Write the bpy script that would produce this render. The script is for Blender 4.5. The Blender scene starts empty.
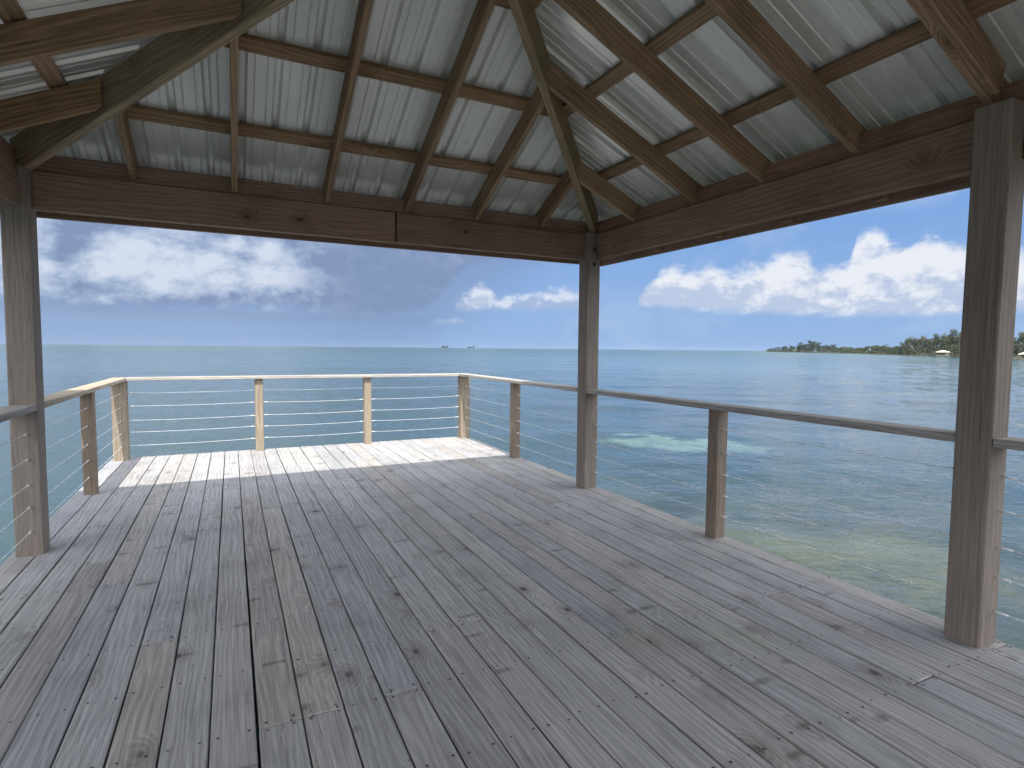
import bpy, bmesh, math, random
from mathutils import Vector, Matrix, noise
random.seed(7)
D=bpy.data; scene=bpy.context.scene; COL=scene.collection
PI=math.pi; rad=math.radians
def s2l(c):
    return tuple((v/255/12.92 if v/255<=.04045 else ((v/255+.055)/1.055)**2.4) for v in c)

# ------------------------------------------------------------------ objects
def tag(o,label=None,cat=None,group=None,kind=None):
    if label: o['label']=label
    if cat: o['category']=cat
    if group: o['group']=group
    if kind: o['kind']=kind
    return o
def empty(name,loc,label,cat,group=None):
    o=D.objects.new(name,None); COL.objects.link(o); o.location=loc
    o.empty_display_size=.3
    return tag(o,label,cat,group)
def link_mesh(name,bm,mats,parent=None,smooth=False):
    me=D.meshes.new(name); bm.to_mesh(me); bm.free()
    for m in (mats if isinstance(mats,(list,tuple)) else [mats]): me.materials.append(m)
    if smooth:
        for p in me.polygons: p.use_smooth=True
    o=D.objects.new(name,me); COL.objects.link(o)
    if parent is not None:
        o.parent=parent
        o.matrix_parent_inverse=Matrix.Translation(-parent.location)
    return o
def copy_tree(o,parent=None):
    c=o.copy(); COL.objects.link(c)
    if parent is not None: c.parent=parent
    for ch in list(o.children): copy_tree(ch,c)
    return c
def new_bm():
    bm=bmesh.new(); bm.loops.layers.uv.new('UVMap'); bm.loops.layers.float_color.new('rnd'); return bm
def add_member(bm,p0,p1,w,h,up=(0,0,1),off=(0,0),bev=.004,seg=1,wob=0,vert_ends=False,mi=0):
    """timber from p0 to p1, w wide (side), h deep (up); the line p0-p1 is the centre of the section"""
    p0=Vector(p0);p1=Vector(p1);d=p1-p0;L=d.length;x=d.normalized()
    up=Vector(up); y=up.cross(x).normalized(); z=x.cross(y)
    t=bmesh.new()
    r=bmesh.ops.create_cube(t,size=1)
    for v in t.verts: v.co=Vector((v.co.x*L,v.co.y*w,v.co.z*h))
    if bev: bmesh.ops.bevel(t,geom=t.edges[:],offset=bev,segments=1,affect='EDGES')
    if seg>1:
        for i in range(1,seg):
            bmesh.ops.bisect_plane(t,geom=t.verts[:]+t.edges[:]+t.faces[:],plane_co=(-L/2+L*i/seg,0,0),plane_no=(1,0,0))
    R1,R2,R3=random.random(),random.random(),random.random()
    uvl=bm.loops.layers.uv.active; cl=bm.loops.layers.float_color['rnd']
    vm={}
    c=(p0+p1)/2
    for v in t.verts:
        co=v.co.copy()
        if wob:
            s=co.x/L*PI*2
            co.y+=wob*math.sin(s*.7+R1*6)+wob*.5*math.sin(s*2.3+R2*6); co.z+=wob*math.sin(s*.5+R3*6)
        q=c+x*co.x+y*(co.y+off[0])+z*(co.z+off[1])
        if vert_ends and abs(abs(v.co.x)-L/2)<bev*1.2:
            # plumb cut: slide along the member so that the end stands vertical
            sl=z.z and (x.z/z.z)
            q=q+x*((co.z)*(-sl)*-1)
        vm[v]=bm.verts.new(q)
    for f in t.faces:
        try: nf=bm.faces.new([vm[v] for v in f.verts])
        except ValueError: continue
        nf.material_index=mi
        n=f.normal
        for l,ol in zip(nf.loops,f.loops):
            co=ol.vert.co
            if abs(n.x)>.8: uv=(co.y*.5+5,co.z)
            elif abs(n.y)>abs(n.z): uv=(co.x,co.z+ (1.3 if n.y>0 else 2.1))
            else: uv=(co.x,co.y+ (0 if n.z>0 else .7))
            l[uvl].uv=(uv[0]+R1*3,uv[1]+w/2)
            l[cl]=(R1,R2,R3,1)
    t.free()
def add_cyl(bm,p0,p1,r,n=8,mi=0):
    p0=Vector(p0);p1=Vector(p1);x=(p1-p0).normalized()
    a=Vector((0,0,1)) if abs(x.z)<.9 else Vector((1,0,0))
    y=a.cross(x).normalized();z=x.cross(y)
    A=[bm.verts.new(p0+(y*math.cos(2*PI*i/n)+z*math.sin(2*PI*i/n))*r) for i in range(n)]
    B=[bm.verts.new(p1+(y*math.cos(2*PI*i/n)+z*math.sin(2*PI*i/n))*r) for i in range(n)]
    for i in range(n):
        f=bm.faces.new((A[i],A[(i+1)%n],B[(i+1)%n],B[i])); f.material_index=mi; f.smooth=True
    bm.faces.new(A[::-1]).material_index=mi; bm.faces.new(B).material_index=mi
def timber(name,mat,parent,p0,p1,w,h,**k):
    bm=new_bm(); add_member(bm,p0,p1,w,h,**k)
    return link_mesh(name,bm,mat,parent)

# ------------------------------------------------------------------ node helpers
class NT:
    def __init__(s,tree): s.t=tree; s.n=tree.nodes; s.l=tree.links
    def new(s,ty,**k):
        n=s.n.new(ty)
        for a,b in k.items(): setattr(n,a,b)
        return n
    def put(s,sock,v):
        if v is None: return
        if hasattr(v,'is_linked') or isinstance(v,bpy.types.NodeSocket): s.l.new(v,sock)
        else:
            if isinstance(v,(tuple,list)) and len(v)==3 and sock.type=='RGBA': v=(*v,1)
            sock.default_value=v
    def math(s,op,a,b=None,c=None,clamp=False):
        n=s.new('ShaderNodeMath',operation=op); n.use_clamp=clamp
        s.put(n.inputs[0],a); s.put(n.inputs[1],b); s.put(n.inputs[2],c); return n.outputs[0]
    def vmath(s,op,a,b=None):
        n=s.new('ShaderNodeVectorMath',operation=op); s.put(n.inputs[0],a); s.put(n.inputs[1],b); return n.outputs[0]
    def comb(s,x,y,z):
        n=s.new('ShaderNodeCombineXYZ'); s.put(n.inputs[0],x);s.put(n.inputs[1],y);s.put(n.inputs[2],z); return n.outputs[0]
    def sep(s,v):
        n=s.new('ShaderNodeSeparateXYZ'); s.put(n.inputs[0],v); return n.outputs
    def noise(s,v,scale=1,detail=3,rough=.5,dist=0,color=False):
        n=s.new('ShaderNodeTexNoise'); s.put(n.inputs['Vector'],v); s.put(n.inputs['Scale'],scale); s.put(n.inputs['Detail'],detail); s.put(n.inputs['Roughness'],rough); s.put(n.inputs['Distortion'],dist)
        return n.outputs['Color'] if color else n.outputs['Fac']
    def voro(s,v,scale=1,feature='F1'):
        n=s.new('ShaderNodeTexVoronoi'); n.feature=feature; s.put(n.inputs['Vector'],v); s.put(n.inputs['Scale'],scale); return n.outputs
    def mr(s,v,a,b,c=0,d=1,smooth=True):
        n=s.new('ShaderNodeMapRange'); n.interpolation_type='SMOOTHSTEP' if smooth else 'LINEAR'
        s.put(n.inputs[0],v)
        for i,q in enumerate((a,b,c,d)): s.put(n.inputs[1+i],q)
        return n.outputs[0]
    def mix(s,f,a,b,mode='MIX'):
        n=s.new('ShaderNodeMix'); n.data_type='RGBA'; n.blend_type=mode
        s.put(n.inputs[0],f); s.put(n.inputs[6],a); s.put(n.inputs[7],b); return n.outputs[2]
    def curve(s,v,pts,x0,x1,y0,y1):
        """float curve through (x,y) points given in real units"""
        f=s.math('DIVIDE',s.math('SUBTRACT',v,x0),x1-x0,clamp=True)
        n=s.new('ShaderNodeFloatCurve'); c=n.mapping.curves[0]
        P=[((x-x0)/(x1-x0),(y-y0)/(y1-y0)) for x,y in pts]
        c.points[0].location=P[0]; c.points[1].location=P[-1]
        for p in P[1:-1]: c.points.new(*p)
        for p in c.points: p.handle_type='AUTO_CLAMPED'
        n.mapping.update(); s.put(n.inputs[1],f)
        return s.math('ADD',s.math('MULTIPLY',n.outputs[0],y1-y0),y0)
def new_mat(name):
    m=D.materials.new(name); m.use_nodes=True; nt=NT(m.node_tree); nt.n.clear()
    o=nt.new('ShaderNodeOutputMaterial'); p=nt.new('ShaderNodeBsdfPrincipled'); nt.l.new(p.outputs[0],o.inputs[0])
    return m,nt,p
def bump(nt,h,strength,dist,normal=None):
    b=nt.new('ShaderNodeBump'); nt.put(b.inputs['Height'],h); nt.put(b.inputs['Strength'],strength); nt.put(b.inputs['Distance'],dist)
    if normal is not None: nt.put(b.inputs['Normal'],normal)
    return b.outputs[0]

# ------------------------------------------------------------------ materials
def wood(name,ca,cb,tintA=None,tintB=None,knot=(.05,.035,.025),ring=.5,blotch=.35,rough=.8,bmp=.5,algae=None,freq=34,knots=.2,spec=.25,streak=.5,bv=.2,kstreak=0):
    m,nt,p=new_mat(name)
    uv=nt.new('ShaderNodeUVMap',uv_map='UVMap').outputs[0]
    at=nt.new('ShaderNodeAttribute',attribute_name='rnd').outputs['Color']
    r=nt.sep(at); s=nt.sep(uv); u,v=s[0],s[1]
    ru=nt.math('ADD',u,nt.math('MULTIPLY',r[0],37.0)); rv=nt.math('ADD',v,nt.math('MULTIPLY',r[1],11.0))
    # knots
    kv=nt.comb(nt.math('MULTIPLY',ru,3.2),nt.math('MULTIPLY',rv,5.0),0.0)
    vo=nt.voro(kv,1.0); kc=nt.sep(vo['Color'])[0]
    has=nt.math('LESS_THAN',kc,knots)
    kd=vo['Distance']
    warpk=nt.math('MULTIPLY',has,nt.mr(kd,.0,.42,1,0))
    big=nt.noise(nt.comb(nt.math('MULTIPLY',ru,.9),nt.math('MULTIPLY',rv,7.0),r[2]),1,2,.5)
    mid=nt.noise(nt.comb(nt.math('MULTIPLY',ru,4.),nt.math('MULTIPLY',rv,16.0),r[2]),1,2,.5)
    f=nt.math('ADD',nt.math('MULTIPLY',rv,freq),nt.math('MULTIPLY',big,6.0))
    f=nt.math('ADD',f,nt.math('MULTIPLY',warpk,3.0)); f=nt.math('ADD',f,nt.math('MULTIPLY',mid,.8))
    rings=nt.math('ABSOLUTE',nt.math('SUBTRACT',nt.math('FRACT',f),.5))   # 0..0.5
    rings=nt.mr(rings,.08,.5)
    fine=nt.noise(nt.comb(nt.math('MULTIPLY',ru,3.0),nt.math('MULTIPLY',rv,150.0),r[0]),1,4,.65)
    fine2=nt.noise(nt.comb(nt.math('MULTIPLY',ru,14.0),nt.math('MULTIPLY',rv,240.0),r[1]),1,2,.6)
    g=nt.math('ADD',nt.math('MULTIPLY',rings,ring),nt.math('MULTIPLY',nt.mr(fine,.3,.7),streak))
    g=nt.math('ADD',g,nt.math('MULTIPLY',fine2,.2),clamp=True)
    col=nt.mix(g,ca,cb)
    if tintA:
        col=nt.mix(nt.mr(r[2],.35,1.0),col,nt.mix(1.0,col,tintA,'MULTIPLY'))
        col=nt.mix(nt.mr(r[1],.45,1.0),col,nt.mix(1.0,col,tintB,'MULTIPLY'))
    br=nt.math('ADD',nt.math('MULTIPLY',r[0],bv),1.0-bv*.5)
    col=nt.mix(1.0,col,nt.comb(br,br,br),'MULTIPLY')
    geo=nt.new('ShaderNodeNewGeometry').outputs['Position']
    bl=nt.noise(nt.vmath('MULTIPLY',geo,(2.1,2.1,2.1)),1,5,.62)
    col=nt.mix(nt.math('MULTIPLY',nt.mr(bl,.42,.72),blotch),col,nt.mix(1.0,col,(.5,.5,.5),'MULTIPLY'))
    bl2=nt.noise(nt.comb(nt.math('MULTIPLY',ru,2.0),nt.math('MULTIPLY',rv,22.0),3.0),1,4,.6)
    col=nt.mix(nt.math('MULTIPLY',nt.mr(bl2,.55,.75),blotch*.9),col,nt.mix(1.0,col,(.45,.43,.42),'MULTIPLY'))
    if algae:
        al=nt.noise(nt.vmath('MULTIPLY',geo,(1.1,.8,1.1)),1,4,.6)
        col=nt.mix(nt.math('MULTIPLY',nt.mr(al,.5,.72),algae[3]),col,nt.mix(1.0,col,algae[:3],'MULTIPLY'))
    kn=nt.math('MULTIPLY',has,nt.mr(nt.math('ADD',kd,nt.math('MULTIPLY',mid,.08)),.06,.16,1,0))
    halo=nt.math('MULTIPLY',has,nt.mr(kd,.1,.36,.45,0))
    col=nt.mix(halo,col,nt.mix(1.0,col,(.55,.48,.42),'MULTIPLY'))
    col=nt.mix(nt.math('MULTIPLY',kn,.85),col,knot)
    if kstreak:
        kp=nt.sep(vo['Position'])
        dx=nt.math('ABSOLUTE',nt.math('SUBTRACT',nt.sep(kv)[0],kp[0])); dy=nt.math('SUBTRACT',nt.sep(kv)[1],kp[1])
        bar=nt.mr(nt.math('ADD',dx,nt.math('MULTIPLY',nt.math('SUBTRACT',mid,.5),.12)),.015,.075,1,0)
        bar=nt.math('MULTIPLY',nt.math('MULTIPLY',bar,nt.mr(nt.math('ABSOLUTE',dy),.1,.42,1,0)),nt.math('MULTIPLY',has,nt.math('GREATER_THAN',nt.sep(vo['Color'])[1],.70)))
        col=nt.mix(nt.math('MULTIPLY',bar,kstreak),col,nt.mix(1.0,col,(.42,.40,.38),'MULTIPLY'))
    # fine checks (splits)
    ck=nt.noise(nt.comb(nt.math('MULTIPLY',ru,1.1),nt.math('MULTIPLY',rv,60.0),r[2]),1,1,.5)
    chk=nt.mr(nt.math('ABSOLUTE',nt.math('SUBTRACT',ck,.68)),.0,.012,.6,0)
    col=nt.mix(chk,col,(.02,.017,.014))
    nt.put(p.inputs['Base Color'],col); nt.put(p.inputs['Roughness'],rough); p.inputs['Specular IOR Level'].default_value=spec
    h=nt.math('SUBTRACT',nt.math('SUBTRACT',g,nt.math('MULTIPLY',chk,1.2)),nt.math('MULTIPLY',kn,.8))
    nt.put(p.inputs['Normal'],bump(nt,h,bmp,.003))
    return m
M={}
M['deck']=wood('weathered_decking',(.275,.265,.262),(.54,.528,.522),tintA=(1.0,.96,.90),tintB=(.92,.95,1.0),algae=(.88,.92,.78,.5),blotch=.36,ring=.34,bmp=.8,knots=.5,spec=.3,rough=.72,bv=.15,streak=.6,kstreak=.65)
M['post']=wood('weathered_post_timber',(.195,.158,.130),(.315,.262,.218),tintA=(.9,.84,.75),tintB=(1,.95,.9),blotch=.25,knots=.10,bmp=.4,ring=.28,freq=26,streak=.7)
M['rail']=wood('weathered_rail_timber',(.27,.25,.22),(.50,.47,.43),tintA=(1,.9,.75),tintB=(1,1,1),blotch=.3,knots=.15,bmp=.5)
M['lightpost']=wood('tan_post_timber',(.21,.165,.122),(.39,.325,.245),tintA=(1,.9,.75),tintB=(1,1,1),blotch=.3,knots=.15,bmp=.5)
M['beam']=wood('brown_beam_timber',(.205,.132,.098),(.35,.235,.175),tintA=(.92,.84,.78),tintB=(1,.97,.95),blotch=.5,knots=.2,bmp=.4)
M['rafter']=wood('tan_rafter_timber',(.20,.125,.075),(.43,.29,.18),tintA=(.78,.73,.68),tintB=(1,.97,.9),blotch=.5,knots=.42,bmp=.4)
M['hip']=wood('greenish_hip_timber',(.20,.150,.10),(.41,.315,.205),tintA=(.9,.88,.78),tintB=(1,1,1),blotch=.45,knots=.12,bmp=.4)
M['pile']=wood('wet_pile_timber',(.07,.06,.05),(.16,.14,.11),blotch=.5,knots=.1)

def simple(name,c,rough=.5,metal=0.,var=.15,scale=8,spec=.5):
    m,nt,p=new_mat(name)
    g=nt.new('ShaderNodeNewGeometry').outputs['Position']
    n=nt.noise(g,scale,4,.6)
    k=nt.mr(n,.25,.75,1-var,1+var)
    nt.put(p.inputs['Base Color'],nt.mix(1.0,c,nt.comb(k,k,k),'MULTIPLY'))
    p.inputs['Roughness'].default_value=rough; p.inputs['Metallic'].default_value=metal; p.inputs['Specular IOR Level'].default_value=spec
    return m
M['cable']=simple('stainless_cable',(.85,.85,.85),.45,.0,.05)
M['screw']=simple('rusty_screw_heads',(.06,.05,.045),.6,.3,.3,60)
M['bolt']=simple('dark_bolt_steel',(.05,.048,.045),.55,.6,.3,60)

def sheet_mat():
    m,nt,p=new_mat('galvanised_sheet')
    uv=nt.new('ShaderNodeUVMap',uv_map='UVMap').outputs[0]; s=nt.sep(uv)
    n1=nt.noise(nt.comb(nt.math('MULTIPLY',s[0],3.0),nt.math('MULTIPLY',s[1],1.1),0.),1,5,.6)
    n2=nt.noise(uv,26,3,.6); n3=nt.noise(uv,1.7,3,.6)
    k=nt.math('ADD',nt.mr(n1,.3,.72,.88,1.05),nt.math('MULTIPLY',nt.math('SUBTRACT',n2,.5),.16))
    col=nt.mix(1.0,(.78,.785,.74),nt.comb(k,k,k),'MULTIPLY')
    col=nt.mix(nt.mr(n3,.55,.8,0,.35),col,(.42,.41,.37))
    # streaky pale tone by height up the slope, mixed at nil strength
    ed=nt.math('ADD',s[1],nt.math('MULTIPLY',nt.noise(nt.comb(nt.math('MULTIPLY',s[0],9.0),2.,2.),1,3,.6),.35))
    col=nt.mix(nt.mr(ed,.30,.42,.0,.0),col,(.7,.72,.7))
    nt.put(p.inputs['Base Color'],col); p.inputs['Metallic'].default_value=.4
    nt.put(p.inputs['Roughness'],nt.mr(n2,.3,.7,.30,.42))
    nt.put(p.inputs['Normal'],bump(nt,n3,.25,.02))
    return m
M['sheet']=sheet_mat()

# ------------------------------------------------------------------ key dimensions (metres, deck top z=0)
S=.14
XR=2.915; XLf=-1.20            # inner face of right posts / outer face of left posts
XLo=XLf; XRi=XR
YF=4.375; YM=1.256; YN=-1.87   # near faces of the post rows
YC=7.60                        # near face of the corner rail posts
DX0,DX1,DY0,DY1=-1.245,3.095,-2.05,7.79
WATER=-1.1

# ------------------------------------------------------------------ deck
deck=empty('wooden_deck',(.93,4.0,0),'weathered grey plank deck of the pavilion, running out to the corner railing over the sea','deck')
bm=new_bm(); nb=30; pitch=(DX1-DX0)/nb
joists=[DY0+.03+i*.4063 for i in range(25)]
forced={26:[2.25],25:[1.72],24:[1.45,4.0],28:[1.52,4.6],29:[3.3],27:[3.1],22:[1.05]}
scr=[]
for i in range(nb):
    x=DX0+pitch*(i+.5); ys=[DY0]
    cuts=[]
    y=DY0+random.choice([1.6,2.4,3.2,4.0])
    while y<DY1-.8:
        j=min(joists,key=lambda q:abs(q-y)); cuts.append(j); y+=random.choice([2.84,3.25,4.06,4.47])
    ys=[DY0]+cuts+[DY1+random.uniform(-.004,.006)]
    for a,b in zip(ys[:-1],ys[1:]):
        wd=pitch-.006+random.uniform(-.0022,.0012); zt=random.uniform(-.0009,.0009); xo=random.uniform(-.001,.001)
        add_member(bm,(x+xo,a+.0018,-.019+zt),(x+xo+random.uniform(-.001,.001),b-.0018,-.019+zt),wd,.038,bev=.0045,seg=max(2,int((b-a)/.5)),wob=.0011)
    for j in joists:
        for sx in (-.042,.042):
            if random.random()<.97: scr.append((x+sx+random.uniform(-.008,.008),j+random.uniform(-.012,.012)))
    for c in cuts:
        for sx in (-.045,.045):
            for dy in (-.022,.022): scr.append((x+sx+random.uniform(-.004,.004),c+dy))
for (x,y) in scr:
    r=random.uniform(.0042,.0062); n=7; z=.0026
    vs=[bm.verts.new((x+r*math.cos(2*PI*k/n),y+r*math.sin(2*PI*k/n),z)) for k in range(n)]
    bm.faces.new(vs).material_index=1
planking=link_mesh('planking',bm,[M['deck'],M['screw']],deck)
for j in joists: timber('joist',M['pile'],deck,(DX0+.045,j,-.135),(DX1-.045,j,-.135),.038,.185)
for x in (DX0+.022,DX1-.022): timber('rim_joist',M['post'],deck,(x,DY0,-.136),(x,DY1-.02,-.136),.038,.19)
for y in (DY1-.045,): timber('rim_joist',M['post'],deck,(DX0+.045,y,-.139),(DX1-.045,y,-.139),.038,.19)
for y in (YN+.07,YM+.07,YF+.07,YC-.1):
    timber('girder',M['pile'],deck,(DX0+.1,y,-.335),(DX1-.1,y,-.335),.14,.2)
    for x in (XLf+.12,.93,XR+.05):
        bm=new_bm(); add_cyl(bm,(x,y,-4.2),(x,y,-.24),.12,14); link_mesh('pile',bm,M['pile'],deck)
# walkway back to the shore, behind the camera
walk=empty('walkway',(.93,-7,0),'narrow grey plank walkway leading back from the deck to the shore','walkway')
bm=new_bm()
for i in range(66):
    y=DY0-.09-i*.1455
    add_member(bm,(.1,y,-.019),(1.8,y,-.019),.139,.038,bev=.004)
link_mesh('planking',bm,M['deck'],walk)
for x in (.2,1.7): timber('stringer',M['pile'],walk,(x,DY0-.03,-.14),(x,DY0-9.6,-.14),.04,.2)

# ------------------------------------------------------------------ pavilion
pav=empty('pavilion',(.93,1.25,0),'open brown timber pavilion with hipped corrugated metal roof covering the near part of the deck','pavilion')
PT=2.455
posts=[(XR,YF),(XR,YM),(XR,YN),(XLf,YF),(XLf,YM),(XLf,YN)]
for (x,y) in posts:
    o=timber('post',M['post'],pav,(x+S/2,y+S/2,-.5),(x+S/2,y+S/2,PT-.1),S,S,up=(0,1,0),seg=6,wob=.002,bev=.006)
XI_R=3.01; XI_L=XLf+S-.095+.0     # inner faces of the side beams
XI_L=-1.10
YI_F=4.43; YI_N=-1.87+.085
zb,zs,zt=2.115,2.343,2.458
# far beam: inner ply in two lengths, outer ply, plate
def ply(p0,p1): return timber('beam',M['beam'],pav,p0,p1,.038,zs-zb,bev=.004,seg=4,wob=.001)
zc=(zb+zs)/2
ply((XLf+S+.002,YI_F+.019,zc),(1.165,YI_F+.019,zc)); ply((1.178,YI_F+.019,zc),(XR-.002,YI_F+.019,zc))
ply((XLf+S+.002,YI_F+.060,zc+.002),(XR-.002,YI_F+.060,zc+.002))
for a,b in ((YF-.002,YM+S+.002),(YM-.002,YN+S+.002)):
    ply((XI_R+.019,a,zc),(XI_R+.019,b,zc)); ply((XI_L-.019,a,zc),(XI_L-.019,b,zc))
for a,b in ((YF-.002,YM+S+.002),(YM-.002,YN+S+.002)):
    ply((XI_R+.060,a,zc+.002),(XI_R+.060,b,zc+.002)); ply((XI_L-.060,a,zc+.002),(XI_L-.060,b,zc+.002))
ply((XLf+S,YN+.02,zc),(XR,YN+.02,zc))
zp=(zs+.003+zt)/2; hp=zt-zs-.003
timber('top_plate',M['beam'],pav,(XI_L-.07,YI_F+.045,zp),(XI_R+.07,YI_F+.045,zp),.05,hp,seg=4,wob=.001)
for x in (XI_R+.045,XI_L-.045):
    timber('top_plate',M['beam'],pav,(x,YI_F+.018,zp),(x,YN+.1,zp),.05,hp,seg=4,wob=.001)
timber('top_plate',M['beam'],pav,(XI_L-.1,YN+.03,zp),(XI_R+.1,YN+.03,zp),.136,hp)
# roof planes
SL=.465; XC=.9275; HS=XI_R-XC      # half span 2.0825
ZU=2.370                            # underside of rafters at the inner beam face
RH=.155                             # vertical depth
PUR=.042
OV=.30
ZSH=ZU+RH+PUR                       # sheet underside at the inner beam face
NS=YI_N
k=math.sqrt(1+SL*SL)
def rafter(axis,c,t1,sgn,base,w=.039,t0=-OV+.02,dz=0,name='rafter',cut=None):
    """axis 'x': runs along x at y=c, foot at base, climbing towards sgn"""
    def P(t):
        z=ZU+RH/2+SL*t+dz
        return (base+sgn*t,c,z) if axis=='x' else (c,base+sgn*t,z)
    t1=max(t1,.05)
    o=timber(name,M['rafter'],pav,P(t0),P(t1),w,RH/k,bev=.003,seg=4,wob=.0015)
    if cut:
        for v in o.data.vertices:
            a,b=(v.co.x,v.co.y) if axis=='x' else (v.co.y,v.co.x)
            t=(a-base)*sgn
            if t>t1-.07:
                dt=cut(b)-t
                if axis=='x': v.co.x+=sgn*dt
                else: v.co.y+=sgn*dt
                v.co.z+=SL*dt
    return o
farX=[-.541,.047,.661,1.265,1.852,2.463]
for x in farX:
    t1=min(x-XI_L,XI_R-x)-.02
    ct=lambda b:min(b-XI_L,XI_R-b)-.033
    rafter('y',x,t1,-1,YI_F,cut=ct)
    rafter('y',x,t1,1,NS,cut=ct)
sideY=[3.87,3.19,2.596,1.996,1.376,.78,.18,-.42,-1.02,-1.5]
for y in sideY:
    t1=min(HS-.02,YI_F-y-.03,y-NS-.03)
    ct=(lambda b:min(YI_F-b,b-NS)-.033) if t1<HS-.05 else None
    rafter('x',y,t1,-1,XI_R,cut=ct); rafter('x',y,t1,1,XI_L,dz=-.01,cut=(lambda b:min(YI_F-b,b-NS)-.083) if ct else None)
# short sister board beside the rafter over the near right post
rafter('x',1.335,.62,-1,XI_R,w=.036,t0=.05,dz=-.012)
# hip rafters, ridge
def hip(x0,y0,sx,sy,dz=0):
    a=-.02; b=HS+.0; hh=.21
    f=lambda t:(x0+sx*t,y0+sy*t,ZSH-.01-hh/2+SL*t+dz)
    kk=math.sqrt(2+SL*SL)/math.sqrt(2)
    timber('hip_rafter',M['hip'],pav,f(a),f(b),.056,hh/kk,bev=.003,seg=5,wob=.0006)
    # tail beyond the plate
hip(XI_R,YI_F,-1,-1); hip(XI_L,YI_F,1,-1,-.02); hip(XI_R,NS,-1,1); hip(XI_L,NS,1,1)
zr=ZSH+SL*HS
timber('ridge_beam',M['rafter'],pav,(XC,YI_F-HS+.03,zr-.12),(XC,NS+HS-.03,zr-.12),.04,.19)
# purlins lying over the rafters, under the sheet
for t in (-.27,.30,.885,1.47,1.93):
    z=ZSH-PUR/2-.001+SL*t; e=.03
    W=.088
    for sgn,bx in ((-1,XI_R),(1,XI_L)):
        n=Vector((-sgn*SL,0,1)).normalized()
        timber('purlin',M['rafter'],pav,(bx+sgn*t,NS+t+e,z),(bx+sgn*t,YI_F-t-e,z),W,.036,up=n,seg=4,wob=.0015)
    for sgn,by in ((-1,YI_F),(1,NS)):
        if HS-t<.12: continue
        n=Vector((0,-sgn*SL,1)).normalized()
        timber('purlin',M['rafter'],pav,(XI_L+t+e,by+sgn*t,z),(XI_R-t-e,by+sgn*t,z),W,.036,up=n,seg=4,wob=.0015)
# fascia boards
zf=2.255; fh=.27
for x in (XI_R+OV+.01,XI_L-OV-.07): timber('fascia',M['beam'],pav,(x,NS-OV,zf),(x,YI_F+OV-.012,zf),.03,fh)
for y in (YI_F+OV+.006,NS-OV-.006): timber('fascia',M['beam'],pav,(XI_L-OV-.09,y,zf),(XI_R+OV+.03,y,zf),.03,fh)
for y in sideY[:6]: timber('cleat',M['rafter'],pav,(XI_R+OV-.03,y+.03,2.165),(XI_R+OV-.03,y-.03,2.165),.05,.05,bev=.003)
# sheets
def prof(s):
    """classic rib profile: height above the pan"""
    q=s%.1905
    h=0
    a=.1905/2; d=abs(q-a)
    if d<.011: h=.030
    elif d<.025: h=.030*(1-(d-.011)/.014)
    else:
        for m_ in (.035,.1555):
            dd=abs(q-m_)
            if dd<.006: h=.005*(1-dd/.006)
    return h
def stations(a,b):
    xs=set([a,b]); n0=int(math.floor(a/.1905))-1; n1=int(math.ceil(b/.1905))+1
    for i in range(n0,n1):
        for o in (.1905/2-.025,.1905/2-.011,.1905/2+.011,.1905/2+.025,.029,.035,.041,.1495,.1555,.1615):
            s=i*.1905+o
            if a<s<b: xs.add(round(s,5))
    return sorted(xs)
def sheet(plane,a,b,tmax,lap):
    bm=new_bm(); uvl=bm.loops.layers.uv.active
    nT=5
    cols=[]
    for s in stations(a,b):
        t1=tmax(s); col=[]
        if t1<=-OV-.05: t1=-OV-.049
        for i in range(nT):
            o_=OV+(.11 if plane=='L' else .05); t=-o_+(t1+o_)*i/(nT-1)
            h=prof(s)+lap; z=ZSH+SL*t+h*1.05
            if plane=='F': co=(s,YI_F-t,z)
            if plane=='N': co=(s,NS+t,z)
            if plane=='R': co=(XI_R-t,s,z)
            if plane=='L': co=(XI_L+t,s,z)
            col.append((bm.verts.new(co),(s,t)))
        cols.append(col)
    for c0,c1 in zip(cols[:-1],cols[1:]):
        for i in range(nT-1):
            q=[c0[i],c1[i],c1[i+1],c0[i+1]]
            try: f=bm.faces.new([w[0] for w in q])
            except ValueError: continue
            for l,w in zip(f.loops,q): l[uvl].uv=w[1]
    bmesh.ops.recalc_face_normals(bm,faces=bm.faces[:])
    o=link_mesh('roof_sheet',bm,M['sheet'],pav)
    sm=o.modifiers.new('thickness','SOLIDIFY'); sm.thickness=.0012; sm.offset=0
    return o
def panels(plane,a,b,tmax):
    w=.9144; n=int(math.ceil((b-a)/w)); 
    st=math.floor(a/.1905)*.1905+.1905/2+.024-.9144*1
    x=st; k_=0
    while x<b:
        lo=max(a,x-.051); hi=min(b,x+w)
        if hi-lo>.02: sheet(plane,lo,hi,tmax,.0028*(k_%2))
        x+=w; k_+=1
FX0,FX1=XI_L-OV-.10,XI_R+OV+.045
FY0,FY1=NS-OV-.045,YI_F+OV+.045
panels('F',FX0,FX1,lambda s:min(s-XI_L,XI_R-s)-.004)
panels('N',FX0,FX1,lambda s:min(s-XI_L,XI_R-s)-.004)
tm=lambda s:min(HS-.004,YI_F-s-.004,s-NS-.004)
panels('R',FY0,FY1,tm); panels('L',FY0,FY1,tm)
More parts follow.
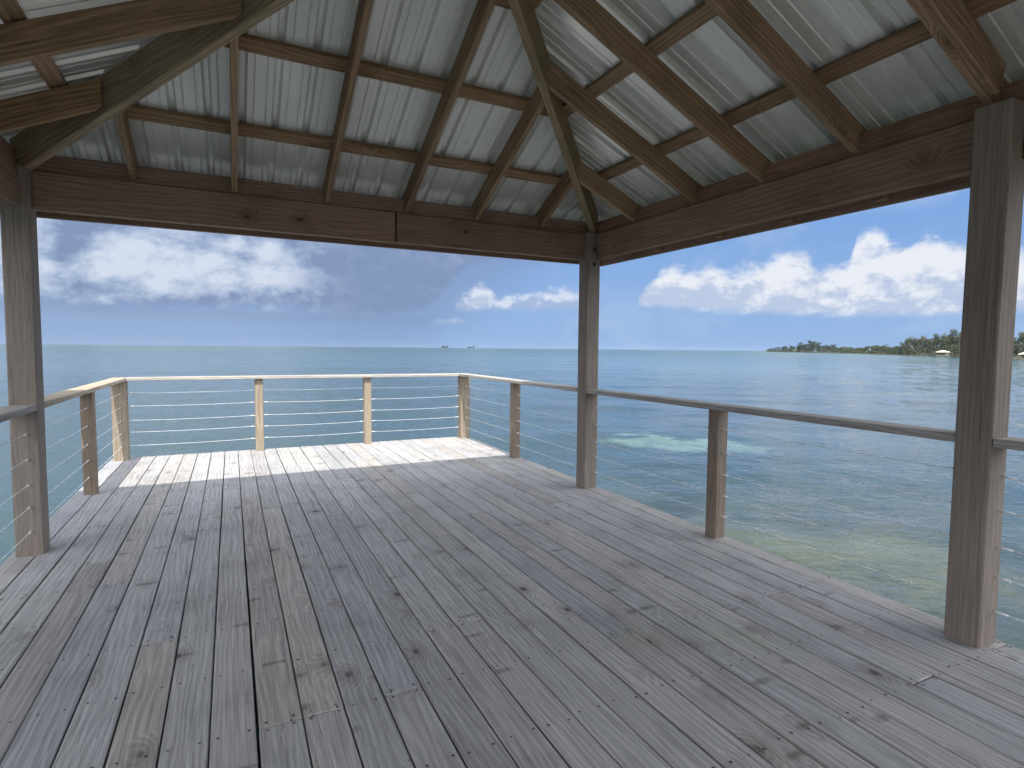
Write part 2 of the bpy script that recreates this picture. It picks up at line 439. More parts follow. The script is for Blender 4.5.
# hip and ridge caps on top of the sheets
def cap(p0,p1,n1,n2,w=.13):
    bm=new_bm(); p0=Vector(p0);p1=Vector(p1); u=Vector((0,0,.028))
    a,b=Vector(n1)*w,Vector(n2)*w
    v=[bm.verts.new(q) for q in (p0+u+a,p0+u,p0+u+b,p1+u+a,p1+u,p1+u+b)]
    bm.faces.new((v[0],v[1],v[4],v[3])); bm.faces.new((v[1],v[2],v[5],v[4]))
    o=link_mesh('ridge_cap',bm,M['sheet'],pav); sm=o.modifiers.new('thickness','SOLIDIFY'); sm.thickness=.001
T=-OV-.05
def hc(x0,y0,sx,sy):
    cap((x0+sx*T,y0+sy*T,ZSH+SL*T),(x0+sx*HS,y0+sy*HS,ZSH+SL*HS),(sx,0,0+SL*0),(0,sy,0))
for a in ((XI_R,YI_F,-1,-1),(XI_L,YI_F,1,-1),(XI_R,NS,-1,1),(XI_L,NS,1,1)): hc(*a)
cap((XC,YI_F-HS,zr),(XC,NS+HS,zr),(1,0,-SL),(-1,0,-SL))
# bolts through beams and posts
def bolt(p,n):
    bm=new_bm(); p=Vector(p);n=Vector(n)
    add_cyl(bm,p,p+n*.004,.017,12); add_cyl(bm,p+n*.004,p+n*.014,.010,6)
    link_mesh('bolt',bm,M['bolt'],pav)
for x in (1.75,): bolt((x,YI_F-.0005,2.25),(0,-1,0))
bolt((XR+.07,YF-.001,2.07),(0,-1,0)); bolt((XR+.07,YF-.001,2.2),(0,-1,0))
for y in (): bolt((XI_R-.0005,y,2.24),(-1,0,0))

# ------------------------------------------------------------------ railings
CZ=[.157,.305,.445,.603,.755]; CT=.893; TH=.038
def cable(par,p0,p1,sag=.004):
    bm=new_bm(); p0=Vector(p0);p1=Vector(p1); n=8; pr=None
    for i in range(n):
        a=p0.lerp(p1,i/n); b=p0.lerp(p1,(i+1)/n)
        a.z-=sag*4*(i/n)*(1-i/n); b.z-=sag*4*((i+1)/n)*(1-(i+1)/n)
        add_cyl(bm,a,b,.0021,6)
    d=(p1-p0).normalized()
    for q,s in ((p0,1),(p1,-1)): add_cyl(bm,q,q+d*s*.055,.0048,8)
    return link_mesh('cable',bm,M['cable'],par)
def railpost(par,x,y,w,zt_=CT,mat='lightpost'):
    return timber('rail_post',M[mat],par,(x+w/2,y+w/2,-.3),(x+w/2,y+w/2,zt_),w,w,up=(0,1,0),seg=3,wob=.001)
RX=XR; SM=.093
ctr=[]
for side,x0,nm in ((1,XR,'right'),(-1,XLf,'left')):
    lab={'right':'grey wooden railing with steel cables on the deck edge facing the headland',
         'left':'grey wooden railing with steel cables on the deck edge at far left'}[nm]
    r=empty('cable_railing',(x0+.07,3,0),lab,'railing','cable railings around the deck')
    xm=x0+(.052 if side>0 else .038)
    for y in (5.965,2.83,-.31): railpost(r,xm,y,SM,mat='post')
    for a,b in ((YC+S,YF+S+.001),(YF-.001,YM+S+.001),(YM-.001,YN+S+.001)):
        timber('handrail',M['rail'],r,(x0+.07,a,CT+TH/2+.001),(x0+.07,b,CT+TH/2+.001),.14,TH,seg=5,wob=.0015,bev=.005)
    xc=x0+.098 if side<0 else x0+.098
    xc=xm+SM/2
    for z in CZ:
        for a,b in ((YC,5.965+SM),(5.965,YF+S),(YF,2.83+SM),(2.83,YM+S),(YM,-.31+SM),(-.31,YN+S)):
            cable(r,(xc,a,z+random.uniform(-.004,.004)),(xc,b,z+random.uniform(-.004,.004)))
r=empty('cable_railing',(.93,YC+.07,0),'pale wooden railing with steel cables along the far sunlit edge of the deck','railing','cable railings around the deck')
for x in (XLf,XR+.03): railpost(r,x,YC,S)
for x in (.257,1.586): railpost(r,x,YC+.045,SM)
timber('handrail',M['rail'],r,(XLf+.141,YC+.07,CT+TH/2+.0015),(XR-.001,YC+.07,CT+TH/2+.0015),.14,TH,seg=5,wob=.0015,bev=.005)
for z in CZ:
    for a,b in ((XLf+S,.257),(.257+SM,1.586),(1.586+SM,XR+.03)):
        cable(r,(a,YC+.09,z+random.uniform(-.004,.004)),(b,YC+.09,z+random.uniform(-.004,.004)),.008)

# ------------------------------------------------------------------ water
def water_mat():
    m,nt,p=new_mat('sea_water')
    pos=nt.new('ShaderNodeNewGeometry').outputs['Position']; s=nt.sep(pos)
    x,y=s[0],s[1]
    dist=nt.math('SQRT',nt.math('ADD',nt.math('MULTIPLY',x,x),nt.math('MULTIPLY',y,y)))
    # body colour: shallow reef close in, teal further out
    far=nt.mr(dist,12,90); 
    n1=nt.noise(nt.comb(nt.math('MULTIPLY',x,.35),nt.math('MULTIPLY',y,.35),0.),1,5,.6,.6)
    n2=nt.noise(nt.comb(nt.math('MULTIPLY',x,1.3),nt.math('MULTIPLY',y,1.3),4.),1,4,.6,.4)
    reef=nt.mix(nt.mr(n1,.4,.62),(.034,.050,.050),(.074,.088,.060))
    reef=nt.mix(nt.mr(n2,.5,.72,0,.5),reef,(.05,.056,.034))
    # sea bed only shows on the landward (right) side
    rt=nt.mr(nt.math('SUBTRACT',x,nt.math('MULTIPLY',y,.55)),-3.0,3.0)
    near=nt.math('MULTIPLY',rt,nt.mr(nt.math('ADD',dist,nt.math('MULTIPLY',n1,3.)),9.0,14.0,1,0))
    body=nt.mix(near,nt.mix(rt,(.028,.062,.068),(.026,.052,.060)),reef)
    farc=nt.noise(nt.comb(nt.math('MULTIPLY',x,.004),nt.math('MULTIPLY',y,.012),0.),1,3,.5)
    body=nt.mix(far,body,nt.mix(nt.mr(farc,.35,.65),(.032,.078,.084),(.045,.100,.100)))
    # pale sand patch
    wx=nt.math('ADD',x,nt.math('MULTIPLY',nt.math('SUBTRACT',n1,.5),4.5)); wy=nt.math('ADD',y,nt.math('MULTIPLY',nt.math('SUBTRACT',n2,.5),3.4))
    ax=nt.math('SUBTRACT',wx,10.2); ay=nt.math('SUBTRACT',wy,11.1)
    ux=nt.math('ADD',nt.math('MULTIPLY',ax,.71),nt.math('MULTIPLY',ay,-.70)); uy=nt.math('ADD',nt.math('MULTIPLY',ax,.70),nt.math('MULTIPLY',ay,.71))
    e=nt.math('ADD',nt.math('POWER',nt.math('ABSOLUTE',nt.math('DIVIDE',ux,1.75)),2.0),nt.math('POWER',nt.math('ABSOLUTE',nt.math('DIVIDE',uy,1.15)),2.0))
    body=nt.mix(nt.math('MULTIPLY',nt.mr(e,.5,1.35,.95,0),nt.mr(n2,.3,.62,1,.55)),body,(.135,.21,.175))
    nt.put(p.inputs['Base Color'],body)
    p.inputs['IOR'].default_value=1.333
    nt.put(p.inputs['Roughness'],nt.mr(dist,5,400,.02,.2))
    c,sn=math.cos(rad(25)),math.sin(rad(25))
    wu=nt.math('ADD',nt.math('MULTIPLY',x,c),nt.math('MULTIPLY',y,-sn)); wv=nt.math('ADD',nt.math('MULTIPLY',x,sn),nt.math('MULTIPLY',y,c))
    a=nt.noise(nt.comb(nt.math('MULTIPLY',wu,.28),nt.math('MULTIPLY',wv,.75),1.),1,3,.55,.3)
    b=nt.noise(nt.comb(nt.math('MULTIPLY',wu,3.0),nt.math('MULTIPLY',wv,4.8),2.),1,3,.55,.4)
    d=nt.noise(nt.comb(nt.math('MULTIPLY',wu,5.0),nt.math('MULTIPLY',wv,9.0),3.),1,2,.5,.3)
    h=nt.math('ADD',nt.math('ADD',nt.math('MULTIPLY',nt.math('MULTIPLY',a,nt.mr(dist,60,160,0,1)),.34),nt.math('MULTIPLY',b,nt.mix(rt,(.055,.055,.055),(.030,.030,.030)))),nt.math('MULTIPLY',d,.0055))
    calm=nt.noise(nt.comb(nt.math('MULTIPLY',x,.03),nt.math('MULTIPLY',y,.06),7.),1,3,.5)
    st=nt.mr(calm,.35,.65,.65,1.0)
    nt.put(p.inputs['Normal'],bump(nt,h,st,1.0))
    return m
M['water']=water_mat()
bm=bmesh.new()
def wave(x,y,r):
    c,sn=math.cos(rad(25)),math.sin(rad(25)); u=x*c-y*sn; v=x*sn+y*c
    h=.085*noise.noise(Vector((u*.16,v*.42,1.3)))+.030*noise.noise(Vector((u*.7+3,v*1.15,2.1)))
    if r<60: h+=.013*noise.noise(Vector((u*1.8,v*2.6,5.5)))*min(1,(60-r)/25)
    return h*max(0,min(1,(260-r)/120))
radii=[1.0]
while radii[-1]<280: radii.append(radii[-1]*1.013+.01)
radii+=[400,700,1200,2500,5000,8000]
angs=[]; a_=-28.
while a_<84: angs.append(a_); a_+=.36
while a_<332: angs.append(a_); a_+=6
first=[bm.verts.new((0,0,WATER))]; prev=None
for r_ in radii:
    cur=[bm.verts.new((r_*math.sin(rad(q)),r_*math.cos(rad(q)),WATER+wave(r_*math.sin(rad(q)),r_*math.cos(rad(q)),r_))) for q in angs]
    n=len(cur)
    for i in range(n):
        if prev is None: bm.faces.new((first[0],cur[(i+1)%n],cur[i]))
        else: bm.faces.new((prev[(i+1)%n],cur[(i+1)%n],cur[i],prev[i]))
    prev=cur
sea=link_mesh('sea',bm,M['water'],smooth=True); tag(sea,kind='structure')

# ------------------------------------------------------------------ headland
def pol(az,d,z=0): return Vector((d*math.sin(rad(az)),d*math.cos(rad(az)),z))
shore=[(50.2,1120),(52,1010),(54,880),(56,730),(58,610),(60,500),(61.5,440),(63,385),(64.5,335),(66.5,290),(69,255),(74,225),(82,205),(95,200),(115,230)]
def shore_d(az):
    for (a,d),(b,e) in zip(shore[:-1],shore[1:]):
        if a<=az<=b: return d+(e-d)*(az-a)/(b-a)
    return shore[-1][1]
M['land']=simple('sandy_headland_soil',(.075,.08,.05),.9,0,.4,.15)
bm=bmesh.new(); rows=[]
for i in range(60):
    az=50.0+i*65/59; d=shore_d(max(50.2,az)); row=[]
    for j,(o,z) in enumerate([(-3,-.6),(0,.05),(5,.5),(20,.9),(60,1.3),(200,1.6),(400,-1.5)]):
        f=1 if az>51.5 else max(.1,(az-50)/1.5)
        row.append(bm.verts.new(pol(az,d+o*f+random.uniform(-.8,.8),WATER+z*f)))
    rows.append(row)
for a,b in zip(rows[:-1],rows[1:]):
    for j in range(6): bm.faces.new((a[j],a[j+1],b[j+1],b[j]))
land=link_mesh('headland',bm,M['land'],smooth=True); tag(land,kind='structure')

def leaf_mat(name,a,b):
    m,nt,p=new_mat(name)
    oi=nt.new('ShaderNodeObjectInfo').outputs['Random']
    at=nt.new('ShaderNodeAttribute',attribute_name='rnd').outputs['Color']; r=nt.sep(at)
    k=nt.math('ADD',nt.math('MULTIPLY',r[0],.7),nt.math('MULTIPLY',oi,.3))
    nt.put(p.inputs['Base Color'],nt.mix(k,a,b)); p.inputs['Roughness'].default_value=.7; p.inputs['Specular IOR Level'].default_value=.2
    return m
M['leafg']=leaf_mat('casuarina_foliage',(.062,.082,.048),(.145,.16,.098))
M['leafd']=leaf_mat('dark_mangrove_foliage',(.035,.055,.036),(.075,.095,.055))
M['scrub']=leaf_mat('shore_scrub_foliage',(.052,.068,.040),(.11,.12,.072))
M['bark']=simple('grey_bark',(.12,.09,.07),.9,0,.3,3)
def leafball(bm,c,rx,rz,n,size):
    cl=bm.loops.layers.float_color['rnd']
    tone=random.random()
    for _ in range(n):
        while True:
            v=Vector((random.uniform(-1,1),random.uniform(-1,1),random.uniform(-1,1)))
            if .15<v.length<1: break
        p=Vector((c[0]+v.x*rx,c[1]+v.y*rx,c[2]+v.z*rz))
        a=Vector((random.gauss(0,1),random.gauss(0,1),random.gauss(0,1))).normalized()
        b=a.cross(Vector((random.gauss(0,1),random.gauss(0,1),random.gauss(0,1)))).normalized()
        s=size*random.uniform(.5,1.3)
        f=bm.faces.new([bm.verts.new(p+a*s),bm.verts.new(p+b*s*.6),bm.verts.new(p-a*s*.9),bm.verts.new(p-b*s*.5)])
        t=min(1,max(0,.6*tone+.4*random.random()))
        for l in f.loops: l[cl]=(t,t,t,1)
def make_tree(name,h,spread,leafm,wispy,label,cat,group):
    root=empty(name,(0,0,0),label,cat,group)
    tb=new_bm(); cb=new_bm()
    pts=[Vector((0,0,-.4))]; 
    for i in range(1,6): pts.append(Vector((random.uniform(-.2,.2)*i*.4,random.uniform(-.2,.2)*i*.4,h*.85*i/5)))
    r0=h*.022
    for i in range(5): 
        add_cyl(tb,pts[i],pts[i+1],r0*(1-i*.17),7)
    for i in range(17 if wispy else 18):
        t=random.uniform(.12,1.0) if wispy else random.uniform(.08,.95)
        base=pts[0].lerp(pts[5],t); a=random.uniform(0,2*PI)
        sp=spread*(1.15-t*.75)*random.uniform(.45,1)
        tip=base+Vector((math.cos(a)*sp,math.sin(a)*sp,random.uniform(.05,.22)*h))
        add_cyl(tb,base,tip,r0*.3,5)
        for q in (.6,1.0):
            c=base.lerp(tip,q)
            leafball(cb,c,spread*(.24 if wispy else .34),h*(.11 if wispy else .10),34 if wispy else 44,.34 if wispy else .42)
    link_mesh('trunk',tb,M['bark'],root); link_mesh('crown',cb,M[leafm],root)
    return root
protos={}
random.seed(21)
L={'tip':('dark low tree in the far clump at the seaward tip of the headland','dark trees at the tip of the headland'),
   'dark':('dark dense tree in the rounded clump just inland of the headland tip','dark trees just inland of the tip'),
   'mid':('bright green low tree along the middle of the headland shore','green trees along the middle of the headland'),
   'tall':('tall wispy pale green tree standing behind the white roofed boathouse','tall wispy trees behind the boathouse'),
   'near':('tall wispy tree on the nearest shore, beyond the right pavilion post','wispy trees beyond the right post')}
for kind,args in {'tip':('tree',11,5.5,'leafd',False),'dark':('tree',14,7,'leafd',False),'mid':('tree',8.2,5.5,'leafg',False),'tall':('tree',10.5,4.2,'leafg',True),'near':('tree',9.8,4.2,'leafg',True)}.items():
    protos[kind]=[make_tree(*args,L[kind][0],'tree',L[kind][1]) for _ in range(2)]
used=set()
def put_tree(kind,az,back,sc):
    pr=random.choice(protos[kind])
    o=pr if pr.name not in used else copy_tree(pr)
    used.add(pr.name)
    d=shore_d(az)+back
    o.location=pol(az,d,WATER+.6); o.rotation_euler.z=random.uniform(0,6.28); o.scale=(sc*random.uniform(.85,1.2),sc*random.uniform(.85,1.2),sc*random.uniform(.88,1.12))
for i in range(9): put_tree('tip',50.4+i*.31+random.uniform(-.06,.06),8+random.uniform(0,8),(.5+.07*i if i<5 else .85)*1.0)
for i in range(11): put_tree('dark',53.1+i*.26+random.uniform(-.06,.06),18+random.uniform(0,20),(1.0 if i<6 else .72)*random.uniform(.85,1.1))
for i in range(20): put_tree('mid',55.9+i*.29+random.uniform(-.1,.1),12+random.uniform(0,16),random.uniform(.72,1.0)*(.95 if i<12 else .75))
for i in range(26): put_tree('tall',60.6+i*.185+random.uniform(-.1,.1),12+random.uniform(0,22),random.uniform(.72,1.12)*(.75 if i<3 else 1))
for i in range(16): put_tree('near',65.6+i*.42+random.uniform(-.1,.1),12+random.uniform(0,16),random.uniform(.8,1.12))
for i in range(6): put_tree('near',73+i*3.1,14+random.uniform(0,10),random.uniform(.9,1.1))
# scrub that nobody could count
bm=new_bm()
random.seed(5)
az=50.4
while az<95:
    d=shore_d(az)
    for k_ in range(2):
        h=random.uniform(1.8,3.6)*(d/330)**.35
        if az<51.2: h*=.6
        leafball(bm,pol(az+random.uniform(-.1,.1),d+2+k_*9+random.uniform(0,4),WATER+.4+h*.5),h*1.5,h*.9,34,.40*(d/330)**.4)
    az+=math.degrees(2.6/d)
scrub=link_mesh('shore_scrub',bm,M['scrub']); tag(scrub,'low bright green scrub lining the far shore','scrub',kind='stuff')

# buildings on the shore
M['white']=simple('white_metal_roof',(.60,.57,.47),.5,0,.06,1)
M['ywall']=simple('pale_wall',(.55,.50,.36),.7,0,.08,1)
M['dkwall']=simple('dark_openings',(.06,.06,.06),.6,0,.1,1)
def hipped_roof(bm,w,l,z0,h,ov=.5):
    a,b=w/2+ov,l/2+ov; r=max(.3,abs(l-w)/2)
    v=[bm.verts.new(q) for q in ((-a,-b,z0),(a,-b,z0),(a,b,z0),(-a,b,z0),(-.4,-r,z0+h),(.4,r,z0+h))]
    for f in ((0,1,4),(1,2,5,4),(2,3,5),(3,0,4,5)): bm.faces.new([v[i] for i in f])
    lo=[bm.verts.new(q) for q in ((-a,-b,z0-.22),(a,-b,z0-.22),(a,b,z0-.22),(-a,b,z0-.22))]
    for i in range(4): bm.faces.new((v[i],v[(i+1)%4],lo[(i+1)%4],lo[i]))
    bm.faces.new(lo[::-1])
def build(name,label,cat,az,d,w,l,zfl,hwall,hroof,wallm,roofm,walls=True,frac=1.0):
    root=empty(name,(0,0,0),label,cat)
    bm=new_bm(); hipped_roof(bm,w,l,zfl+hwall,hroof); link_mesh('roof',bm,roofm,root)
    for sx in (-1,0,1):
        for sy in (-1,1):
            bm=new_bm(); add_member(bm,(sx*w*.46,sy*l*.46,-1.5),(sx*w*.46,sy*l*.46,zfl+hwall-.02),.22,.22,up=(0,1,0),bev=.01); link_mesh('post',bm,M['post'],root)
    bm=new_bm(); add_member(bm,(-w/2,0,zfl-.1),(w/2,0,zfl-.1),l,.18,bev=.01); link_mesh('floor_platform',bm,M['rail'],root)
    if walls:
        bm=new_bm(); add_member(bm,(-w*.42*frac,0,zfl+hwall/2-.02),(w*.42,0,zfl+hwall/2-.02),l*.8,hwall-.04,bev=.01); link_mesh('wall',bm,wallm,root)
        for q in (-.2,.2):
            bm=new_bm(); add_member(bm,(q*w-.5,-l*.4-.02,zfl+hwall*.5),(q*w+.5,-l*.4-.02,zfl+hwall*.5),.08,1.1,bev=.01); link_mesh('window',bm,M['dkwall'],root)
    else:
        bm=new_bm(); add_member(bm,(w*.30,0,zfl+hwall/2-.02),(w*.46,0,zfl+hwall/2-.02),l*.8,hwall-.04,bev=.01); link_mesh('storage_wall',bm,wallm,root)
        bm=new_bm(); add_member(bm,(-w/2,-l*.46,zfl+.9),(w*.28,-l*.46,zfl+.9),.08,.1,bev=.01); link_mesh('handrail',bm,M['rail'],root)
    root.location=pol(az,d,WATER); root.rotation_euler.z=-rad(az)
    return root
build('boathouse','open boathouse on posts with a pale hipped roof at the edge of the headland','boathouse',63.35,345,5.0,4.0,.7,1.7,.9,M['white'],M['white'],walls=False)
build('beach_hut','pale yellow hut low on the near shore beyond the right pavilion post','hut',68.35,248,3.4,3.0,.5,1.5,.7,M['ywall'],M['white'])
build('shore_house','tiny pale house among the dark trees at the far tip of the headland','house',52.75,975,7,5,.8,2.0,1.2,M['white'],M['white'])

# ------------------------------------------------------------------ ships on the horizon
M['ship']=simple('dark_ship_hull',(.03,.04,.055),.6,0,.2,.05)
M['ship2']=simple('grey_ship_upperworks',(.045,.055,.07),.6,0,.2,.05)
def ship(az,d,L_,H_,layout,label):
    root=empty('cargo_ship',(0,0,0),label,'ship','cargo ships on the horizon')
    bm=new_bm()
    n=12; prevr=None
    for i in range(n+1):
        t=i/n; x=(t-.5)*L_; hw=L_*.085*min(1,(1-abs(2*t-1)**3)+.15); sh=H_*(.22+.10*abs(2*t-1)**2)
        row=[bm.verts.new(q) for q in ((x,-hw,sh),(x*.97,-hw*.8,-1),(x*.97,hw*.8,-1),(x,hw,sh))]
        if prevr:
            for a in range(3): bm.faces.new((prevr[a],prevr[a+1],row[a+1],row[a]))
            bm.faces.new((prevr[3],prevr[0],row[0],row[3]))
        else: bm.faces.new(row)
        prevr=row
    bm.faces.new(prevr[::-1]); link_mesh('hull',bm,M['ship'],root)
    for nm,x,w,z0,z1 in layout:
        bm=new_bm(); add_member(bm,(x*L_-w*L_/2,0,(z0+z1)/2*H_),(x*L_+w*L_/2,0,(z0+z1)/2*H_),L_*.12,(z1-z0)*H_,bev=.2); link_mesh(nm,bm,M['ship2'],root)
    root.location=pol(az,d,WATER); root.rotation_euler.z=-rad(az)+rad(8)
ship(19.55,5600,66,26,[('cargo_stack',-.25,.38,.25,.86),('cargo_stack',.02,.14,.25,.62),('bridge_house',.3,.24,.25,.92),('mast',.3,.03,.92,1.1)],'left one of two small dark ships on the horizon, block at each end')
ship(22.15,5600,74,28,[('cargo_stack',-.12,.6,.25,.52),('bridge_house',.37,.14,.25,.95),('mast',.37,.03,.95,1.1)],'right one of two small dark ships on the horizon, long with a tall stern')

# ------------------------------------------------------------------ world
SUN=Vector((-.115,-.585,1.0)).normalized()          # towards the sun
EL=math.asin(SUN.z); AZ=math.atan2(SUN.x,SUN.y)
BG=.1
EXPO=0.35
w=D.worlds.new('World'); scene.world=w; w.use_nodes=True
nt=NT(w.node_tree); nt.n.clear()
out=nt.new('ShaderNodeOutputWorld'); bg=nt.new('ShaderNodeBackground'); nt.l.new(bg.outputs[0],out.inputs[0]); bg.inputs[1].default_value=BG
sky=nt.new('ShaderNodeTexSky'); sky.sky_type='NISHITA'; sky.sun_disc=False; sky.sun_elevation=EL; sky.sun_rotation=AZ
sky.altitude=0; sky.air_density=1.0; sky.dust_density=.3; sky.ozone_density=2.0
d=nt.new('ShaderNodeTexCoord').outputs['Generated']; d=nt.vmath('NORMALIZE',d); ds=nt.sep(d)
az=nt.math('MULTIPLY',nt.math('ARCTAN2',ds[0],ds[1]),180/PI)
el=nt.math('MULTIPLY',nt.math('ARCSINE',ds[2]),180/PI)
def C(c,m=1.0):  # a display colour as radiance ahead of exposure
    return tuple(v*m/(BG*2**EXPO) for v in s2l(c))
p3=nt.vmath('MULTIPLY',d,(1,1,1.6))
na=nt.noise(p3,9,6,.6,.3); nb_=nt.noise(p3,28,6,.62,.2); nc=nt.noise(p3,4,4,.55)
nd=nt.noise(nt.vmath('ADD',p3,(.012,.0,-.022)),28,6,.62,.2)
na2=nt.noise(nt.vmath('ADD',p3,(.02,.0,-.045)),9,6,.6,.3)
relief=nt.math('ADD',nt.math('MULTIPLY',nt.math('SUBTRACT',nb_,nd),1.8),nt.math('MULTIPLY',nt.math('SUBTRACT',na,na2),1.6))
# clear blue towards the horizon
blue=nt.mix(nt.mr(el,0,14),C((150,183,228)),C((126,168,226)))
blue=nt.mix(nt.mr(el,14,55,0,.75),blue,nt.vmath('MULTIPLY',sky.outputs[0],(1,1,1)))
# faint high veil
blue=nt.mix(nt.math('MULTIPLY',nt.mr(na,.45,.75),.35),blue,C((185,205,232)))
col=blue
# grey shower cloud on the left
edge=nt.curve(az,[(-60,2.4),(-14,2.5),(4,2.6),(12,2.2),(17,2.8),(20,5.6),(22.5,7.9),(27,8.6),(31,9.2),(36,11.5),(45,16),(62,30)],-60,62,0,30)
soft=nt.math('ADD',nt.math('MULTIPLY',nc,.65),nt.math('MULTIPLY',na,.35))
den=nt.math('ADD',nt.math('SUBTRACT',el,edge),nt.math('MULTIPLY',nt.math('SUBTRACT',na,.5),1.6))
gm=nt.mr(nt.math('ADD',den,nt.math('MULTIPLY',nt.math('SUBTRACT',nc,.5),3.0)),-.9,1.6)
def blob(a,e,wa,we):
    q=nt.math('ADD',nt.math('POWER',nt.math('ABSOLUTE',nt.math('DIVIDE',nt.math('SUBTRACT',az,a),wa)),2.0),nt.math('POWER',nt.math('ABSOLUTE',nt.math('DIVIDE',nt.math('SUBTRACT',el,e),we)),2.0))
    return nt.mr(q,0,1,1,0)
lb=nt.math('ADD',nt.math('ADD',nt.math('MULTIPLY',blob(-5.5,6.9,6.5,3.6),.85),nt.math('MULTIPLY',blob(2.0,7.2,6.0,2.8),.7)),nt.math('MULTIPLY',blob(-17,6.5,7,5),.8))
lb=nt.math('ADD',lb,nt.math('MULTIPLY',nt.mr(az,3,14,.28,0),nt.mr(el,3,5.5)))
lb=nt.math('ADD',lb,nt.math('MULTIPLY',nt.mr(el,9,20),nt.mr(az,0,30,1,.2)))
puff=nt.math('ADD',nt.math('MULTIPLY',nt.math('SUBTRACT',na,.5),2.6),nt.math('ADD',nt.math('MULTIPLY',nt.math('SUBTRACT',nb_,.5),1.2),nt.math('MULTIPLY',relief,.75)))
lv=nt.mr(nt.math('ADD',lb,puff),.0,1.35,0,1,smooth=False)
gcol=nt.mix(nt.mr(lv,0,.5,0,1,smooth=False),C((132,151,186)),C((174,190,217)))
gcol=nt.mix(nt.mr(lv,.45,1,0,1,smooth=False),gcol,C((214,223,239)))
# darker belly towards the right
dk=nt.math('MULTIPLY',nt.mr(nt.math('ADD',az,nt.math('MULTIPLY',puff,3.0)),5,13),nt.mr(az,19,24,1,.35))
gcol=nt.mix(nt.math('MULTIPLY',dk,nt.mr(el,9,22,.8,0)),gcol,C((128,149,186)))
col=nt.mix(nt.math('MULTIPLY',gm,.96),col,gcol)
# dark flat base line and the rain veil beneath it
bl_=nt.math('MULTIPLY',nt.mr(nt.math('ABSOLUTE',nt.math('SUBTRACT',el,nt.math('ADD',2.7,nt.math('MULTIPLY',nt.math('SUBTRACT',na,.5),1.0)))),0,.8,.55,0),nt.mr(az,16,21,1,0))
col=nt.mix(bl_,col,C((134,153,190)))
veil=nt.math('MULTIPLY',nt.mr(nt.math('ADD',az,nt.math('MULTIPLY',el,-1.2)),12,24,1,0),nt.mr(el,-.5,3.6,.6,.75))
veil=nt.math('MULTIPLY',veil,nt.mr(gm,0,1,1,0))
col=nt.mix(veil,col,nt.mix(nt.mr(az,0,12),C((149,170,205)),C((134,157,196))))
# broken cloud added higher up in front to brighten the water's reflections
upr=nt.math('MULTIPLY',nt.math('MULTIPLY',nt.mr(el,11,15),nt.mr(el,19,27,1,0)),nt.math('MULTIPLY',nt.mr(az,28,38),nt.mr(nt.math('ADD',nt.math('MULTIPLY',nc,.6),nt.math('MULTIPLY',na,.4)),.44,.53)))
col=nt.mix(nt.math('MULTIPLY',upr,.9),col,C((232,237,246)))
up_=nt.math('MULTIPLY',nt.math('MULTIPLY',nt.mr(el,13,22),nt.mr(az,22,34,1,.12)),nt.mr(nt.math('ADD',na,nt.mr(az,0,60,.2,-.01)),.47,.56))
col=nt.mix(nt.math('MULTIPLY',up_,.85),col,C((226,232,243)))
# cumulus
def cumulus(col,top,base,lo,hi,amp,alpha,cw,cg,soft=.35,gh=3.0):
    t=nt.curve(az,top,lo,hi,0,14)
    t=nt.math('ADD',t,nt.math('ADD',nt.math('MULTIPLY',nt.math('SUBTRACT',nb_,.5),amp*2.2),nt.math('MULTIPLY',nt.math('SUBTRACT',na,.5),amp*1.4)))
    up=nt.mr(nt.math('SUBTRACT',t,el),0,soft)
    bs=nt.curve(az,base,lo,hi,0,14)
    dn=nt.mr(nt.math('ADD',nt.math('SUBTRACT',el,bs),nt.math('MULTIPLY',nt.math('SUBTRACT',nb_,.5),.9)),-.15,.7)
    ins=nt.math('MULTIPLY',nt.math('GREATER_THAN',az,lo+.01),nt.math('LESS_THAN',az,hi-.01))
    mk=nt.math('MULTIPLY',nt.math('MULTIPLY',up,dn),nt.math('MULTIPLY',ins,alpha))
    sh=nt.math('ADD',nt.mr(nt.math('SUBTRACT',el,bs),0,gh),nt.math('MULTIPLY',relief,1.25))
    c=nt.mix(nt.mr(nt.math('ADD',sh,nt.math('MULTIPLY',nt.math('SUBTRACT',nb_,.5),.9)),.0,1.0),cg,cw)
    return nt.mix(mk,col,c)
A_top=[(36,0),(38.2,2.8),(38.8,5.6),(39.9,7.2),(41.7,8.2),(43.4,7.6),(45.6,8.1),(47.4,7.8),(49.5,8.0),(50.7,8.8),(52.7,9.0),(54.3,7.9),(56.2,7.7),(57.1,10.0),(58.5,10.6),(59.8,9.3),(61.8,9.4),(64.5,8.6),(67.6,7.8),(72,8.5),(78,6),(84,0)]
A_base=[(36,4.4),(39.3,4.1),(49.7,3.2),(65,2.9),(84,3.0)]
# two small cumulus beside the centre post
col=cumulus(col,[(18,0),(19.6,3.0),(21.4,5.6),(23.2,6.7),(25.2,5.6),(26.6,5.6),(29,6.5),(31,6.3),(33,5.5),(34.6,3.8),(36,0)],[(18,3.6),(36,3.6)],18,36,1.5,.85,C((228,235,246)),C((170,188,221)),1.4,2.6)
col=cumulus(col,[(14,0),(17.5,2.2),(19,3.0),(21,3.0),(22.5,2.2),(25,0)],[(14,2.1),(25,2.2)],14,25,.6,.55,C((205,216,236)),C((165,185,220)),.6,1)
col=cumulus(col,A_top,A_base,36,84,1.25,.94,C((238,241,248)),C((190,204,229)),1.3,4.2)
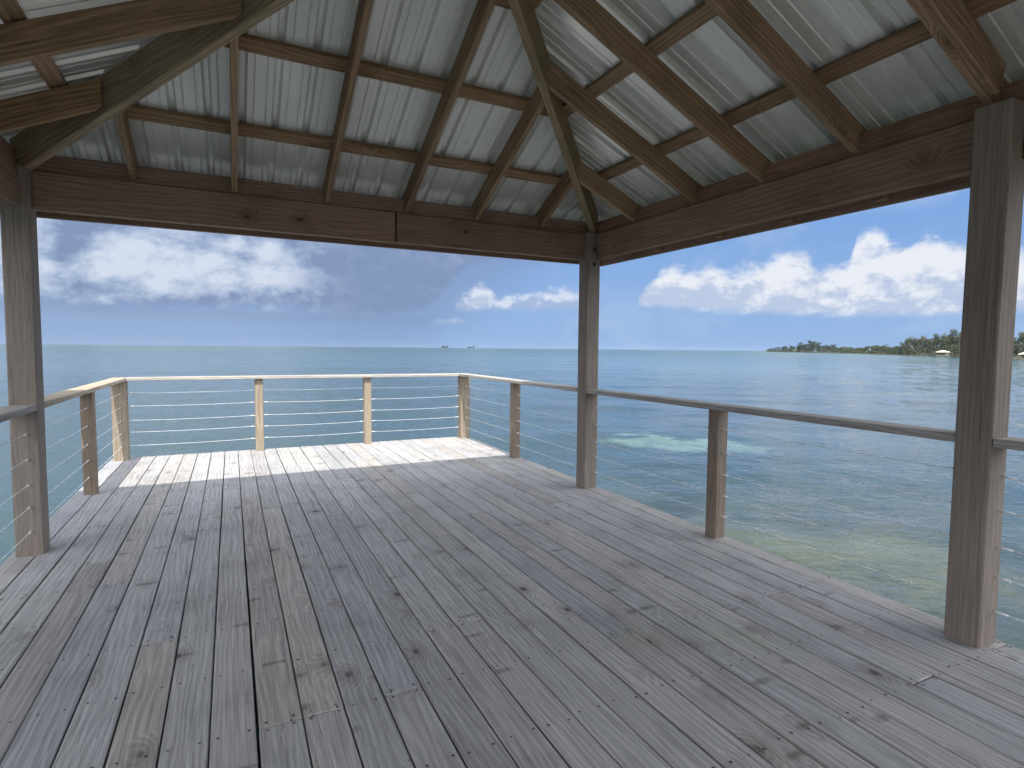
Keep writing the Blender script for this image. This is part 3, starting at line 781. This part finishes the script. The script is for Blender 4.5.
# pale haze just under the big cumulus and along the horizon
# broken bright cloud added unseen behind and above the camera to light the interior
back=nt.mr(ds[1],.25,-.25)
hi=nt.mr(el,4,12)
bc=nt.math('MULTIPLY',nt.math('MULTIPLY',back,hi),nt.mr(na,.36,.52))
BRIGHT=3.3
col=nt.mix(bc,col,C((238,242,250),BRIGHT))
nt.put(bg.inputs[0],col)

sd=D.lights.new('Sun','SUN'); sd.energy=4.6; sd.angle=rad(.53); sd.color=(1.0,.955,.88)
so=D.objects.new('Sun',sd); COL.objects.link(so); so.rotation_euler=SUN.to_track_quat('Z','Y').to_euler(); so.location=(0,0,30)

# ------------------------------------------------------------------ camera
yaw,pitch,roll,f=.458866095,-.0627622397,.00886587089,569.32
cd=D.cameras.new('Camera'); cam=D.objects.new('Camera',cd); COL.objects.link(cam); scene.camera=cam
cd.sensor_width=36; cd.lens=36*f/1024; cd.clip_start=.05; cd.clip_end=60000
fw=Vector((math.sin(yaw)*math.cos(pitch),math.cos(yaw)*math.cos(pitch),math.sin(pitch)))
r0=Vector((math.cos(yaw),-math.sin(yaw),0)); u0=r0.cross(fw)
r2=math.cos(roll)*r0+math.sin(roll)*u0; u2=-math.sin(roll)*r0+math.cos(roll)*u0
cam.matrix_world=Matrix(((r2.x,u2.x,-fw.x,0),(r2.y,u2.y,-fw.y,0),(r2.z,u2.z,-fw.z,1.3),(0,0,0,1)))

scene.view_settings.view_transform='Standard'; scene.view_settings.look='None'
scene.view_settings.exposure=EXPO; scene.view_settings.gamma=1
scene.cycles.max_bounces=8; scene.cycles.diffuse_bounces=5; scene.cycles.glossy_bounces=3

HAZE=True
if HAZE:
    hm=D.materials.new('sea_haze'); hm.use_nodes=True; hn=NT(hm.node_tree); hn.n.clear()
    ho=hn.new('ShaderNodeOutputMaterial'); hv=hn.new('ShaderNodeVolumePrincipled'); hn.l.new(hv.outputs[0],ho.inputs['Volume'])
    hv.inputs['Color'].default_value=(.62,.74,.92,1); hv.inputs['Density'].default_value=3.2e-5; hv.inputs['Anisotropy'].default_value=.2
    hb=bmesh.new(); bmesh.ops.create_cube(hb,size=1)
    for v in hb.verts: v.co=Vector((v.co.x*16600,v.co.y*16600,(v.co.z+.5)*48-6))
    hz=link_mesh('haze',hb,hm); tag(hz,kind='stuff')
